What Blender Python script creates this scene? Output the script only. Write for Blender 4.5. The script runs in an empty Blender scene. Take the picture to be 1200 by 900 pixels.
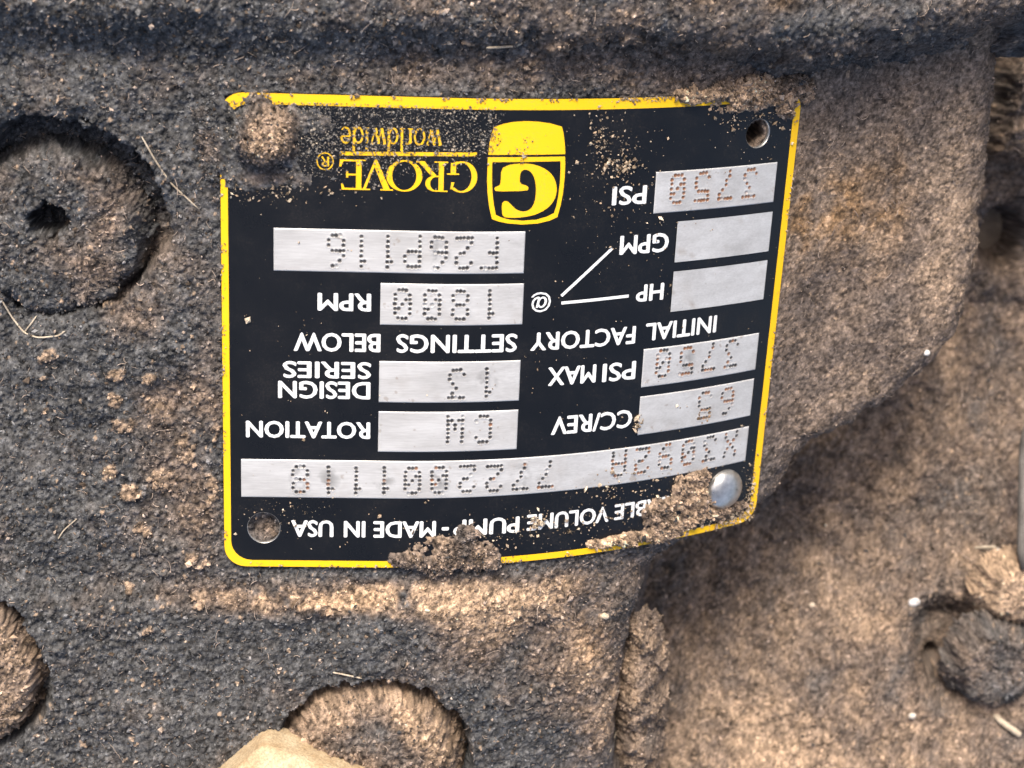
import bpy, math
import numpy as np
from mathutils import Matrix, Vector
from mathutils.geometry import delaunay_2d_cdt, tessellate_polygon

# ------------------------------------------------------------------ camera, sky, sun, exposure
S = 0.00013                      # one design unit (about 0.13 mm) in metres
FOC = 2200.0                     # focal length in design units for a 1200-wide frame
A_, B_, G_ = -0.31081, 0.07391, 0.03867
TX, TY, DIST = 5.4057, -51.344, 2181.47
def _rot(a, b, g):
    ca, sa, cb, sb, cg, sg = math.cos(a), math.sin(a), math.cos(b), math.sin(b), math.cos(g), math.sin(g)
    return (np.array([[cg, -sg, 0], [sg, cg, 0], [0, 0, 1]]) @ np.array([[1, 0, 0], [0, ca, -sa], [0, sa, ca]])
            @ np.array([[cb, 0, sb], [0, 1, 0], [-sb, 0, cb]]))
FLIP = np.diag([1., -1., 1.])
RW = FLIP @ _rot(A_, B_, G_) @ FLIP
CAM = -RW.T @ np.array([TX, -TY, -DIST])

sc = bpy.context.scene
col = sc.collection
cd = bpy.data.cameras.new('camera')
cam = bpy.data.objects.new('camera', cd)
col.objects.link(cam)
cd.sensor_width = 36.0
cd.lens = 36.0 * FOC / 1200.0
cd.clip_start, cd.clip_end = 0.01, 50.0
m4 = Matrix([list(r) + [0] for r in RW.T] + [[0, 0, 0, 1]])
m4.translation = Vector(CAM * S)
cam.matrix_world = m4
cd.dof.use_dof = True
cd.dof.focus_distance = (DIST + 45) * S
cd.dof.aperture_fstop = 27.0
sc.camera = cam

SUN_AZ, SUN_EL = 100.0, 40.0      # azimuth counted from +X towards +Y
world = bpy.data.worlds.new('World')
sc.world = world
world.use_nodes = True
wn = world.node_tree
sky = wn.nodes.new('ShaderNodeTexSky')
sky.sky_type = 'NISHITA'
sky.sun_disc = False
sky.sun_elevation = math.radians(SUN_EL)
sky.sun_rotation = math.radians(90 - SUN_AZ)
sky.air_density = 0.8
sky.dust_density = 5.0
sky.ozone_density = 0.4
bg = wn.nodes['Background']
bg.inputs['Strength'].default_value = 0.12
wn.links.new(sky.outputs[0], bg.inputs[0])
sd = bpy.data.lights.new('sun', 'SUN')
sd.energy = 1.5
sd.angle = math.radians(20)
sd.color = (1.0, 0.95, 0.87)
sun = bpy.data.objects.new('sun', sd)
col.objects.link(sun)
az, el = math.radians(SUN_AZ), math.radians(SUN_EL)
sun.rotation_euler = Vector((math.cos(az) * math.cos(el), math.sin(az) * math.cos(el), math.sin(el))).to_track_quat('Z', 'Y').to_euler()
sc.view_settings.view_transform = 'Standard'
sc.view_settings.look = 'None'
sc.view_settings.gamma = 1.0
sc.view_settings.exposure = 1.14

# ------------------------------------------------------------------ helpers
rng = np.random.default_rng(7)
def at(ix, iy, z):
    """where the sight line through a picture point meets the level z (design units)"""
    d = RW.T @ np.array([(ix - 600) / FOC, -(iy - 450) / FOC, -1.0])
    k = (z - CAM[2]) / d[2]
    p = CAM + k * d
    return p[0], p[1]
def sstep(e0, e1, x):
    t = np.clip((x - e0) / (e1 - e0), 0, 1)
    return t * t * (3 - 2 * t)
def link(o, parent=None):
    col.objects.link(o)
    if parent is not None: o.parent = parent
    return o
def tag(o, label=None, cat=None, group=None, kind=None):
    for k, v in (('label', label), ('category', cat), ('group', group), ('kind', kind)):
        if v: o[k] = v
    return o
def empty(name, loc=(0, 0, 0)):
    o = bpy.data.objects.new(name, None)
    o.location = loc
    o.empty_display_size = 0.01
    return link(o)
def mesh(name, verts, faces, mat, parent=None, colr=None, smooth=True):
    """verts in design units; faces an (n,3|4) array or a list of tuples"""
    me = bpy.data.meshes.new(name)
    v = np.ascontiguousarray(np.asarray(verts, dtype=np.float64) * S, dtype=np.float32)
    if parent is not None and parent.type == 'EMPTY':
        v = v - np.array(parent.location, dtype=np.float32)
    if isinstance(faces, np.ndarray):
        n, k = faces.shape
        me.vertices.add(len(v)); me.vertices.foreach_set('co', v.ravel())
        me.loops.add(n * k); me.loops.foreach_set('vertex_index', np.ascontiguousarray(faces, dtype=np.int32).ravel())
        me.polygons.add(n)
        me.polygons.foreach_set('loop_start', np.arange(0, n * k, k, dtype=np.int32))
        me.update(calc_edges=True)
    else:
        me.from_pydata(v.tolist(), [], faces)
        me.update()
    me.polygons.foreach_set('use_smooth', np.full(len(me.polygons), smooth))
    if colr is not None:
        a = me.color_attributes.new('dirt', 'FLOAT_COLOR', 'POINT')
        c4 = np.ones((len(v), 4), dtype=np.float32); c4[:, :3] = colr
        a.data.foreach_set('color', c4.ravel())
    me.materials.append(mat)
    me.validate()
    return link(bpy.data.objects.new(name, me), parent)

# ---- noise tiles, 1 design unit per cell
N = 1024
_k = np.hypot(*np.meshgrid(np.fft.fftfreq(N), np.fft.fftfreq(N), indexing='ij'))
def soft(L, seed):
    w = np.fft.fft2(np.random.default_rng(seed).standard_normal((N, N)))
    t = np.fft.ifft2(w * np.exp(-(2 * math.pi * _k * L) ** 2 / 4)).real
    return ((t - t.mean()) / t.std()).astype(np.float32)
def fbm(L, seed, oct=4, gain=0.55):
    t = sum(soft(L / 2 ** i, seed + i) * gain ** i for i in range(oct))
    return (t / t.std()).astype(np.float32)
def crumbs_tile(n, rmin, rmax, seed):
    """packed lumps: height map and a random value per lump"""
    r_ = np.random.default_rng(seed)
    H = np.zeros((N, N), np.float32); C = np.full((N, N), 0.5, np.float32)
    P = int(rmax * 1.5) + 2
    Hp = np.zeros((N + 2 * P, N + 2 * P), np.float32); Cp = np.full(Hp.shape, .5, np.float32)
    xs, ys = r_.uniform(P, N + P, n), r_.uniform(P, N + P, n)
    rr = rmin + (rmax - rmin) * r_.random(n) ** 2.2
    el_ = r_.uniform(.65, 1.0, n); an = r_.uniform(0, math.pi, n); cv = r_.random(n); lift_ = r_.uniform(0, 1, n)
    for x, y, r, e, a, c, l in zip(xs, ys, rr, el_, an, cv, lift_):
        k = int(r + 1.5)
        i, j = int(x), int(y)
        gx = np.arange(i - k, i + k + 1)[:, None] - x
        gy = np.arange(j - k, j + k + 1)[None, :] - y
        ca, sa = math.cos(a), math.sin(a)
        d2 = ((gx * ca + gy * sa) / r) ** 2 + ((-gx * sa + gy * ca) / (r * e)) ** 2
        h = np.sqrt(np.clip(1 - d2, 0, 1)) * r * .9 + l * r * .5
        h = np.where(d2 < 1, h, 0)
        sl = (slice(i - k, i + k + 1), slice(j - k, j + k + 1))
        m = h > Hp[sl]
        Hp[sl][m] = h[m]; Cp[sl][m] = c
    return Hp[P:-P, P:-P].copy(), Cp[P:-P, P:-P].copy()
FINE, FINEC = crumbs_tile(72000, 1.2, 3.5, 1)
COARSE, COARSEC = crumbs_tile(3000, 3.5, 10.0, 2)
T_LOW, T_MID, T_SM, T_TINY = fbm(110, 20), fbm(34, 30), fbm(11, 40), soft(2.2, 50)
T_MASK, T_MASK2 = fbm(60, 60, 5, .65), fbm(26, 70, 4, .7)
T_GRN, T_GRN2 = soft(1.3, 80), fbm(5, 90, 3, .8)
def samp(T, x, y, s=1.0, ox=0.0, oy=0.0):
    fx, fy = (x * s + ox) % N, (y * s + oy) % N
    i, j = np.floor(fx).astype(int), np.floor(fy).astype(int)
    a, b = fx - i, fy - j
    i %= N; j %= N; i1, j1 = (i + 1) % N, (j + 1) % N
    return T[i, j] * (1 - a) * (1 - b) + T[i1, j] * a * (1 - b) + T[i, j1] * (1 - a) * b + T[i1, j1] * a * b
def near(T, x, y, ox=0.0, oy=0.0):
    return T[np.round(x + ox).astype(int) % N, np.round(y + oy).astype(int) % N]

# ---- the bent plate: (u, v) in plate units -> space
PHI, S0, K1, K2 = 0.112116, -123.193, 0.00150036, -7.87e-7
CP, SP = math.cos(PHI), math.sin(PHI)
TH_END = 0.545
_d = np.linspace(0, 1400, 2801)
_th = K1 * _d + K2 * _d ** 2
_i = np.argmax(_d > 487)
# beyond the plate the casting flattens again
_th = np.where(_d > 487, 0.30 + (_th[_i] - 0.30) * np.exp(-np.maximum(_d - 487, 0) / 70), _th)
_X = np.concatenate([[0], np.cumsum(np.cos((_th[1:] + _th[:-1]) / 2) * np.diff(_d))])
_Z = -np.concatenate([[0], np.cumsum(np.sin((_th[1:] + _th[:-1]) / 2) * np.diff(_d))])
def plate(u, v, off=0.0):
    u, v = np.asarray(u, float), np.asarray(v, float)
    t = (u - 340) * CP + (v - 280) * SP
    q = -(u - 340) * SP + (v - 280) * CP
    d = np.maximum(t - S0, 0)
    th = np.interp(d, _d, _th)
    X = np.minimum(t, S0) + np.interp(d, _d, _X) + np.sin(th) * off
    Z = np.interp(d, _d, _Z) + np.cos(th) * off
    return np.stack([X * CP - q * SP, -(X * SP + q * CP), Z], -1)
def base_h(x, y):
    X = x * CP - y * SP
    return np.interp(X - S0, _X, _Z, left=0.0)

# ------------------------------------------------------------------ materials
def new_mat(name):
    m = bpy.data.materials.new(name); m.use_nodes = True
    nt = m.node_tree
    return m, nt, nt.nodes['Principled BSDF']
def tex_noise(nt, scale, detail=3, rough=.6, vec=None):
    n = nt.nodes.new('ShaderNodeTexNoise')
    n.inputs['Scale'].default_value = scale; n.inputs['Detail'].default_value = detail; n.inputs['Roughness'].default_value = rough
    if vec is not None: nt.links.new(vec, n.inputs['Vector'])
    return n
def ramp(nt, src, p0, c0, p1, c1):
    r = nt.nodes.new('ShaderNodeValToRGB')
    e = r.color_ramp.elements
    e[0].position, e[1].position = p0, p1
    e[0].color = (*c0, 1) if len(c0) == 3 else c0; e[1].color = (*c1, 1) if len(c1) == 3 else c1
    nt.links.new(src, r.inputs['Fac'])
    return r
def mixc(nt, kind, fac, a, b):
    m = nt.nodes.new('ShaderNodeMix'); m.data_type = 'RGBA'; m.blend_type = kind
    for i, v in ((0, fac), (6, a), (7, b)):
        if hasattr(v, 'links'): nt.links.new(v, m.inputs[i])
        else: m.inputs[i].default_value = v
    return m.outputs[2]
def bump(nt, src, strength, dist, p):
    b = nt.nodes.new('ShaderNodeBump')
    b.inputs['Strength'].default_value = strength; b.inputs['Distance'].default_value = dist * S
    nt.links.new(src, b.inputs['Height']); nt.links.new(b.outputs[0], p.inputs['Normal'])
def obj_co(nt):
    return nt.nodes.new('ShaderNodeTexCoord').outputs['Object']
def mat_dirt(name='caked_dirt', rough=.88, grain=.55):
    m, nt, p = new_mat(name)
    a = nt.nodes.new('ShaderNodeVertexColor'); a.layer_name = 'dirt'
    co = obj_co(nt)
    n = tex_noise(nt, 1 / (2.0 * S), 3, .75, co)
    r = ramp(nt, n.outputs['Fac'], .28, (.45, .44, .43), .72, (1.5, 1.5, 1.5))
    nt.links.new(mixc(nt, 'MULTIPLY', 1.0, a.outputs['Color'], r.outputs['Color']), p.inputs['Base Color'])
    p.inputs['Roughness'].default_value = rough
    p.inputs['Specular IOR Level'].default_value = .25
    n2 = tex_noise(nt, 1 / (2.6 * S), 4, .7, co)
    bump(nt, n2.outputs['Fac'], grain, 2.2, p)
    return m
M_DIRT = mat_dirt()
M_FINE = mat_dirt('loose_crumbs', .9, .2)
def mat_paint(name, c, rough, dust=.35):
    m, nt, p = new_mat(name)
    co = obj_co(nt)
    n = tex_noise(nt, 1 / (60 * S), 5, .65, co)
    n2 = tex_noise(nt, 1 / (2.5 * S), 2, .6, co)
    mul = nt.nodes.new('ShaderNodeMath'); mul.operation = 'MULTIPLY'
    nt.links.new(n.outputs['Fac'], mul.inputs[0]); nt.links.new(n2.outputs['Fac'], mul.inputs[1])
    r = ramp(nt, mul.outputs[0], .27, (0, 0, 0), .5, (dust, dust, dust))
    nt.links.new(mixc(nt, 'MIX', r.outputs['Color'], (*c, 1), (.28, .22, .17, 1)), p.inputs['Base Color'])
    rr = ramp(nt, n.outputs['Fac'], .3, (rough, rough, rough), .7, (rough + .18,) * 3)
    nt.links.new(rr.outputs['Color'], p.inputs['Roughness'])
    p.inputs['Specular IOR Level'].default_value = .4
    return m
M_BLACK = mat_paint('black_enamel', (.005, .0055, .0065), .24, .05)
M_YELLOW = mat_paint('yellow_print', (.86, .50, .005), .42, .30)
M_WHITE = mat_paint('white_print', (.78, .78, .76), .45, .25)
def mat_alu():
    m, nt, p = new_mat('brushed_aluminium')
    co = obj_co(nt)
    mp = nt.nodes.new('ShaderNodeMapping'); mp.inputs['Scale'].default_value = (.06, 1.0, 1.0)
    nt.links.new(co, mp.inputs['Vector'])
    st = tex_noise(nt, 1 / (1.6 * S), 3, .7, mp.outputs[0])
    mp2 = nt.nodes.new('ShaderNodeMapping'); mp2.inputs['Scale'].default_value = (.22, 1.0, 1.0); nt.links.new(co, mp2.inputs['Vector'])
    big = tex_noise(nt, 1 / (26 * S), 5, .65, mp2.outputs[0])
    r = ramp(nt, st.outputs['Fac'], .25, (.50, .497, .487), .75, (.63, .627, .615))
    r2 = ramp(nt, big.outputs['Fac'], .3, (.74, .73, .72), .72, (1.06, 1.06, 1.06))  # broad light and dark reflections put into the colour, drawn out like brushing
    c = mixc(nt, 'MULTIPLY', 1.0, r.outputs['Color'], r2.outputs['Color'])
    a = nt.nodes.new('ShaderNodeVertexColor'); a.layer_name = 'dirt'
    # the layer holds grime colour in rgb and how much of it lies there in alpha
    c2 = mixc(nt, 'MIX', a.outputs['Alpha'], c, a.outputs['Color'])
    nt.links.new(c2, p.inputs['Base Color'])
    inv = nt.nodes.new('ShaderNodeMath'); inv.operation = 'MULTIPLY_ADD'
    nt.links.new(a.outputs['Alpha'], inv.inputs[0]); inv.inputs[1].default_value = -.22; inv.inputs[2].default_value = .22
    nt.links.new(inv.outputs[0], p.inputs['Metallic'])
    p.inputs['Roughness'].default_value = .42
    bump(nt, st.outputs['Fac'], .12, .6, p)
    return m
M_ALU = mat_alu()
def mat_steel():
    m, nt, p = new_mat('rivet_steel')
    co = obj_co(nt)
    n = tex_noise(nt, 1 / (9 * S), 4, .6, co)
    r = ramp(nt, n.outputs['Fac'], .35, (.44, .43, .41), .7, (.66, .645, .62))
    nt.links.new(r.outputs['Color'], p.inputs['Base Color'])
    p.inputs['Metallic'].default_value = .85
    rr = ramp(nt, n.outputs['Fac'], .3, (.26,) * 3, .7, (.44,) * 3)
    nt.links.new(rr.outputs['Color'], p.inputs['Roughness'])
    return m
M_STEEL = mat_steel()
def mat_straw():
    m, nt, p = new_mat('dry_straw')
    n = tex_noise(nt, 1 / (14 * S), 3, .6, obj_co(nt))
    r = ramp(nt, n.outputs['Fac'], .3, (.30, .24, .17), .7, (.55, .47, .36))
    nt.links.new(r.outputs['Color'], p.inputs['Base Color']); p.inputs['Roughness'].default_value = .8
    return m
M_STRAW = mat_straw()
def mat_ground():
    m, nt, p = new_mat('bare_soil')
    n = tex_noise(nt, 1 / (30 * S), 6, .7, obj_co(nt))
    r = ramp(nt, n.outputs['Fac'], .3, (.10, .075, .055), .7, (.22, .17, .12))
    nt.links.new(r.outputs['Color'], p.inputs['Base Color']); p.inputs['Roughness'].default_value = .95
    bump(nt, n.outputs['Fac'], .5, 8, p)
    return m

# ------------------------------------------------------------------ dirt colours
DARK = np.array([.078, .078, .079]); BROWN = np.array([.138, .106, .085])
TAN = np.array([.365, .262, .178]); ORANGE = np.array([.33, .195, .092]); PALE = np.array([.43, .34, .275])
def dirt_col(x, y, D, warm=0.0, oxy=0.0):
    """colour of caked dirt: D 0 oily grey .. 1 dry tan; every lump its own tone"""
    D = np.clip(D, 0, 1)[..., None]
    c = np.where(D < .45, DARK + (BROWN - DARK) * (D / .45), BROWN + (TAN - BROWN) * ((D - .45) / .55))
    w = np.clip(warm, 0, 1) * np.ones(x.shape)
    c = c + (ORANGE * (.35 + .65 * D) - c) * w[..., None]
    t = near(FINEC, x, y, oxy, oxy * .7)
    t2 = samp(T_GRN, x, y, 1.0, oxy, 3)
    tone = (.5 + 1.0 * t) * np.clip(1 + .32 * t2 + .18 * samp(T_GRN2, x, y, 1, 17 + oxy, 5), .3, 2.2)
    c = c * tone[..., None]
    k = ((t > .955) & (samp(T_GRN2, x, y, 1, 200 + oxy, 9) > .2))[..., None]      # scattered dry tan lumps
    c = np.where(k, c * .25 + TAN * .85, c)
    return np.clip(c, .012, .8)
def grain(x, y, fine=1.0, coarse=.6, oxy=0.0):
    mm = sstep(-.6, 1.0, samp(T_MASK2, x, y, 1, 50 + oxy, 80))
    return (fine * (samp(FINE, x, y, 1, oxy, oxy * .7) - 1.6) * (.55 + .6 * mm) + coarse * mm * samp(COARSE, x, y, .9, 300 + oxy, 40) * .5
            + .55 * samp(T_TINY, x, y, 1, oxy, 0))

# ------------------------------------------------------------------ height-field parts
def axis(lo, hi, flo, fhi, step, grow=1.06):
    c = list(np.arange(flo, fhi, step)); s = step; a = c[0]; L = []
    while a > lo: s *= grow; a -= s; L.append(a)
    s = step; b = c[-1]; R = []
    while b < hi: s *= grow; b += s; R.append(b)
    return np.array(L[::-1] + c + R)
def signed(px, py, poly):
    """signed distance to a polygon, positive inside"""
    d = np.full(px.shape, 1e9); ins = np.zeros(px.shape, bool)
    n = len(poly)
    for i in range(n):
        (x0, y0), (x1, y1) = poly[i], poly[(i + 1) % n]
        ex, ey = x1 - x0, y1 - y0
        t = np.clip(((px - x0) * ex + (py - y0) * ey) / (ex * ex + ey * ey + 1e-9), 0, 1)
        d = np.minimum(d, (px - x0 - t * ex) ** 2 + (py - y0 - t * ey) ** 2)
        c = ((y0 > py) != (y1 > py)) & (px < (x1 - x0) * (py - y0) / (y1 - y0 + 1e-12) + x0)
        ins ^= c
    d = np.sqrt(d)
    return np.where(ins, d, -d)
def smooth_poly(pts, it=2):
    p = [np.array(q, float) for q in pts]
    for _ in range(it):
        q = []
        for i in range(len(p)):
            a, b = p[i], p[(i + 1) % len(p)]
            q += [a * .75 + b * .25, a * .25 + b * .75]
        p = q
    return [tuple(q) for q in p]
def edge_drop(sdist, r, steep=5.0):
    t = .93 * np.clip((r - sdist) / r, 0, 1)
    return np.where(sdist >= 0, -r * (1 - np.sqrt(1 - t * t)), -r * .632 + sdist * steep)
SURF = {}
def field(name, X, Y, Z, dispf, colf, parent, keep=None, mat=None):
    """grid surface displaced along its own normals"""
    gy_, gx_ = np.gradient(Z, Y[:, 0], X[0, :])
    n = np.stack([-gx_, -gy_, np.ones_like(Z)], -1); n /= np.linalg.norm(n, axis=-1, keepdims=True)
    # on steep walls the pattern runs on down the wall instead of being drawn out into streaks
    hx = np.hypot(n[..., 0], n[..., 1]); st_ = sstep(.7, .95, hx) * .55
    wx, wy = X + st_ * Z * (-n[..., 1] * .5 + n[..., 0]), Y + st_ * Z * (n[..., 0] * .5 + n[..., 1])
    disp, colr = dispf(wx, wy), colf(wx, wy)
    P = np.stack([X, Y, Z], -1) + n * disp[..., None]
    h, w = Z.shape
    idx = np.arange(h * w).reshape(h, w)
    F = np.stack([idx[:-1, :-1], idx[:-1, 1:], idx[1:, 1:], idx[1:, :-1]], -1).reshape(-1, 4)
    if keep is not None:
        kf = (keep[:-1, :-1] | keep[:-1, 1:] | keep[1:, 1:] | keep[1:, :-1]).ravel()
        F = F[kf]
    used = np.zeros(h * w, bool); used[F.ravel()] = True
    re = np.cumsum(used) - 1
    V = P.reshape(-1, 3)[used]; C = colr.reshape(-1, 3)[used]; NN = n.reshape(-1, 3)[used]
    F = re[F]
    SURF['%s_%d' % (name, len(SURF))] = (V, NN, C)
    return mesh(name, V, F, mat or M_DIRT, parent, C)

pump = empty('pump_housing', (0, 0, -700 * S))
tag(pump, 'dirt-caked cast pump housing with threaded plugs, carrying the black nameplate', 'pump')
FX0, FY0 = at(-15, 915, 0); FX1, FY1 = at(1215, -15, 0)

# spots of more or less dry dust, some painted as light or shade: picture point, level, radii, strength
def spots(x, y, L):
    r = np.zeros(x.shape)
    for ix, iy, z, rx, ry, a in L:
        cx, cy = at(ix, iy, z)
        d = ((x - cx) / rx) ** 2 + ((y - cy) / ry) ** 2
        r = r + a * np.exp(-d * 1.2)
    return r
HOLES = [  # recess: picture centre, radius, depth
    (72, 257, 117, 62), (436, 899, 125, 58), (-48, 790, 112, 50)]
HC = [(*at(a, b, 0), r, d) for a, b, r, d in HOLES]

def make_body():
    out = [(-700, -300), (1186, -300), (1184, 0), (1180, 120), (1170, 240), (1159, 330), (1143, 402), (1110, 450), (1062, 490), (1000, 520),
           (952, 546), (938, 566), (930, 592), (900, 622), (840, 640), (775, 668), (752, 700), (744, 760), (733, 820), (726, 900), (715, 1200), (-700, 1200)]
    zg = lambda ix, iy: -12 if ix < 300 else np.interp(ix, [300, 600, 740, 910, 1000, 1180], [0, -8, -50, -118, -160, -215])
    poly = smooth_poly([at(a, b, zg(a, b)) for a, b in out], 2)
    xs = axis(FX0 - 260, 860, FX0, at(1180, 300, -215)[0] + 30, 1.65, 1.09)
    ys = axis(FY0 - 240, FY1 + 200, FY0, FY1 + 20, 1.65, 1.09)
    X, Y = np.meshgrid(xs, ys)
    sdist = signed(X[::2, ::2], Y[::2, ::2], poly)
    full = np.empty(X.shape)                       # distance upsampled from every second point
    tmp = np.array([np.interp(xs, xs[::2], r) for r in sdist])
    yy = ys[::2]
    k = np.clip(np.searchsorted(yy, ys) - 1, 0, len(yy) - 2)
    f = np.clip((ys - yy[k]) / (yy[k + 1] - yy[k]), 0, 1)[:, None]
    full = tmp[k] * (1 - f) + tmp[k + 1] * f
    Z = base_h(X, Y) - 6.0
    # left and top the casting falls away a little
    Z += 5.0 * samp(T_LOW, X, Y) * sstep(0, 60, np.hypot(np.maximum(0, np.abs(X + 10) - 340), np.maximum(0, np.abs(Y) - 280)))
    wob = sstep(0, 40, np.hypot(np.maximum(0, np.abs(X + 10) - 345), np.maximum(0, np.abs(Y - 5) - 285)))
    wob = wob * (1 - .6 * sstep(at(700, 450, -30)[0], at(880, 450, -110)[0], X))
    Z += wob * (2.6 * samp(T_MID, X, Y) + 1.0 * samp(T_SM, X, Y))
    # swelling below the plate that catches the dust, and the fillet up to the flange
    x0, yb = at(480, 705, 0)
    Z += 13 * sstep(yb + 22, yb - 22, Y + 6 * samp(T_MID, X, Y, 1, 9, 9)) * sstep(at(735, 700, -20)[0], at(560, 700, 0)[0], X)
    yt = at(500, 92, 0)[1]
    Z += 38 * sstep(yt, yt + 75, Y) ** 1.6
    # hollow shoulder running down beside the plate
    Z += edge_drop(full + 5 * samp(T_SM, X, Y, 1, 4, 4) * .5, 42, 3.6)
    FLK = [(216, 528, 11, 24), (182, 562, 20, 11), (152, 578, 13, 9), (128, 556, 11, 12), (168, 622, 9, 9), (223, 655, 9, 10), (238, 660, 8, 7), (140, 440, 12, 9), (132, 472, 11, 8), (150, 500, 18, 9),
           (60, 420, 12, 9), (232, 705, 9, 13), (170, 735, 8, 7), (150, 690, 6, 6), (178, 445, 14, 7), (248, 575, 8, 22), (252, 500, 6, 24)]
    flake = np.zeros(X.shape)
    for fx_, fy_, ra, rb in FLK:
        c0, c1 = at(fx_, fy_, -6)
        flake = np.maximum(flake, sstep(0, .6, 1 - ((X - c0) / ra) ** 2 - ((Y - c1) / rb) ** 2 + .45 * samp(T_SM, X, Y, 1.7, fx_, fy_) + .3 * samp(T_GRN2, X, Y, 1, fx_, fy_)))
    flake *= 1 - sstep(30, 10, np.hypot(np.maximum(0, np.abs(X + 10) - 340), np.maximum(0, np.abs(Y) - 280))) * (np.abs(X) < 338)
    Z += 3.5 * flake
    for cx, cy, r, d in HC:
        a = np.arctan2(Y - cy, X - cx)
        rr = np.hypot(X - cx, Y - cy) + 2.5 * samp(T_SM, X, Y) + 3 * np.sin(a * 3 + cx)
        Z -= d * sstep(r, r - 9, rr) + 4 * sstep(r + 22, r, rr)
        Z += 16 * sstep(.5, 1.6, samp(T_MID, X, Y, 1.2, 60, 10)) * sstep(r, r - 14, rr) * .8
    X_, Y_ = X, Y
    right = sstep(at(640, 450, -10)[0], at(900, 450, -110)[0], X)
    D = -.03 + (1 - .7 * right) * (.04 * samp(T_MASK, X, Y) + .05 * samp(T_MASK2, X, Y)) + right * .53
    D += spots(X, Y, [(215, 470, 0, 50, 40, .5), (205, 560, 0, 45, 70, .5), (240, 360, 0, 26, 90, .22), (240, 620, 0, 40, 50, .25), (309, 619, 0, 20, 20, .5), (420, 702, 0, 190, 20, 2.0),
                      (620, 715, -5, 110, 50, .75), (560, 740, 0, 90, 30, .28), (690, 780, -30, 55, 60, .6), (705, 860, -35, 40, 80, .5), (640, 800, -20, 60, 50, .22), (560, 770, 0, 120, 30, .12), (600, 95, 0, 330, 18, .22), (720, 75, 0, 260, 26, .3),  # last entry: groove dust, browned also to offset its bluish shade
                      (860, 90, -90, 90, 40, -.12), (1130, 180, -200, 35, 170, .22), (1120, 330, -200, 40, 90, .12), (1000, 260, -150, 90, 70, .15),  # dirt by the flange darkened as its shade; right-edge dust paled as sunlit
                      (150, 320, 0, 30, 60, .3), (170, 370, 0, 50, 25, .3), (470, 745, 0, 200, 14, -.06), (960, 70, -150, 120, 30, -.12),  # last entry: more of the flange shade painted into the dirt
                      (905, 560, -120, 30, 60, -.22), (900, 470, -120, 35, 60, -.1), (840, 660, -90, 100, 26, -.3)])  # darker beside the plate; last entry paints the shadow under its lower corner
    D = D * (1 + (.35 - .27 * right) * samp(T_MASK2, X, Y, 1, 140, 20))
    warm = np.clip(spots(X, Y, [(985, 255, -150, 75, 75, .75), (1060, 230, -180, 30, 110, .35), (940, 250, -130, 25, 60, .4), (700, 760, -30, 30, 40, .3), (450, 705, 0, 180, 12, .25)])
                   * (.6 + .5 * samp(T_MASK2, X, Y, 1, 33, 77)), 0, .8)
    D = np.maximum(D, flake * .82)
    fineA = 1.0 - .66 * right
    for u_, v_, dp, rr_ in ((641, 51, 55, 15), (47.4, 518.5, 7, 17)):
        hp = plate(u_, v_, -6)
        Z -= dp * sstep(rr_, rr_ - 5, np.hypot(X - hp[0], Y - hp[1]) + 2.5 * samp(T_SM, X, Y, 1.6, 8, 8))
    keep = full > -75
    Xp = X * CP - Y * SP; qp = -X * SP - Y * CP              # nothing to see under the middle of the plate
    tp = np.where(Xp < S0, Xp, S0 + np.interp(Xp - S0, _X, _d)); up, vp = 340 + tp * CP - qp * SP, 280 + tp * SP + qp * CP
    hid = (up > 24) & (up < 679) & (vp > 24) & (vp < 545)
    for cu, cv in ((641, 51), (47.4, 518.5)): hid &= np.hypot(up - cu, vp - cv) > 34
    keep &= ~hid
    field('casting_body', X, Y, Z, lambda x, y: grain(x, y, .95, .45) * fineA, lambda x, y: dirt_col(x, y, D, warm), pump, keep)
make_body()

def make_flange():
    """rounded rim crossing above the plate"""
    low = [(-500, 34), (0, 36), (150, 34), (300, 44), (520, 50), (700, 54), (830, 60), (930, 68), (1000, 66), (1060, 56), (1130, 40), (1220, 22), (1500, 0), (2000, -20)]  # far right run, out of view, lengthened to shade the lower flange
    fz = lambda ix: float(np.interp(ix, [600, 900, 1200, 1500], [28, -18, -75, -110]))
    poly = [at(a, b, fz(a)) for a, b in low] + [at(2000, -330, fz(1500)), at(-500, -330, 28)]
    poly = smooth_poly(poly, 2)
    xs = axis(FX0 - 240, at(1900, 0, 0)[0], FX0, at(1215, 0, -95)[0], 1.9, 1.09)
    ys = axis(at(600, 130, 0)[1], FY1 + 260, at(600, 110, 0)[1], at(600, -30, -60)[1], 1.9, 1.09)
    X, Y = np.meshgrid(xs, ys)
    s = signed(X, Y, poly) + 3 * samp(T_SM, X, Y, 1, 7, 70) + 5 * samp(T_MID, X, Y, 1, 70, 7)
    Z = 45 - 13 * sstep(at(800, 40, 20)[0], at(250, 40, 20)[0], X) + .62 * base_h(X, Y) + 2.5 * samp(T_MID, X, Y, 1, 5, 5) + edge_drop(s, 46, 2.4)
    D = .06 + .09 * samp(T_MASK, X, Y, 1, 400, 0) + .08 * samp(T_MASK2, X, Y, 1, 4, 400)
    D += spots(X, Y, [(620, 20, 60, 160, 22, .28), (720, 60, 30, 240, 22, .25), (840, 85, 10, 130, 25, .16), (1000, 70, 10, 110, 20, .22), (60, 20, 60, 60, 20, .12), (560, 70, 30, 200, 20, .18)])  # brown along the groove also offsets the blue of its shade
    warm = np.clip(spots(X, Y, [(935, 10, 60, 26, 16, .7), (830, 8, 60, 40, 14, .3), (1010, 5, 60, 20, 12, .4)]), 0, .7)
    field('flange_rim', X, Y, Z, lambda x, y: grain(x, y, .85, .4, 37), lambda x, y: dirt_col(x, y, D, warm, 37), pump, s > -70)
make_flange()

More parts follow.
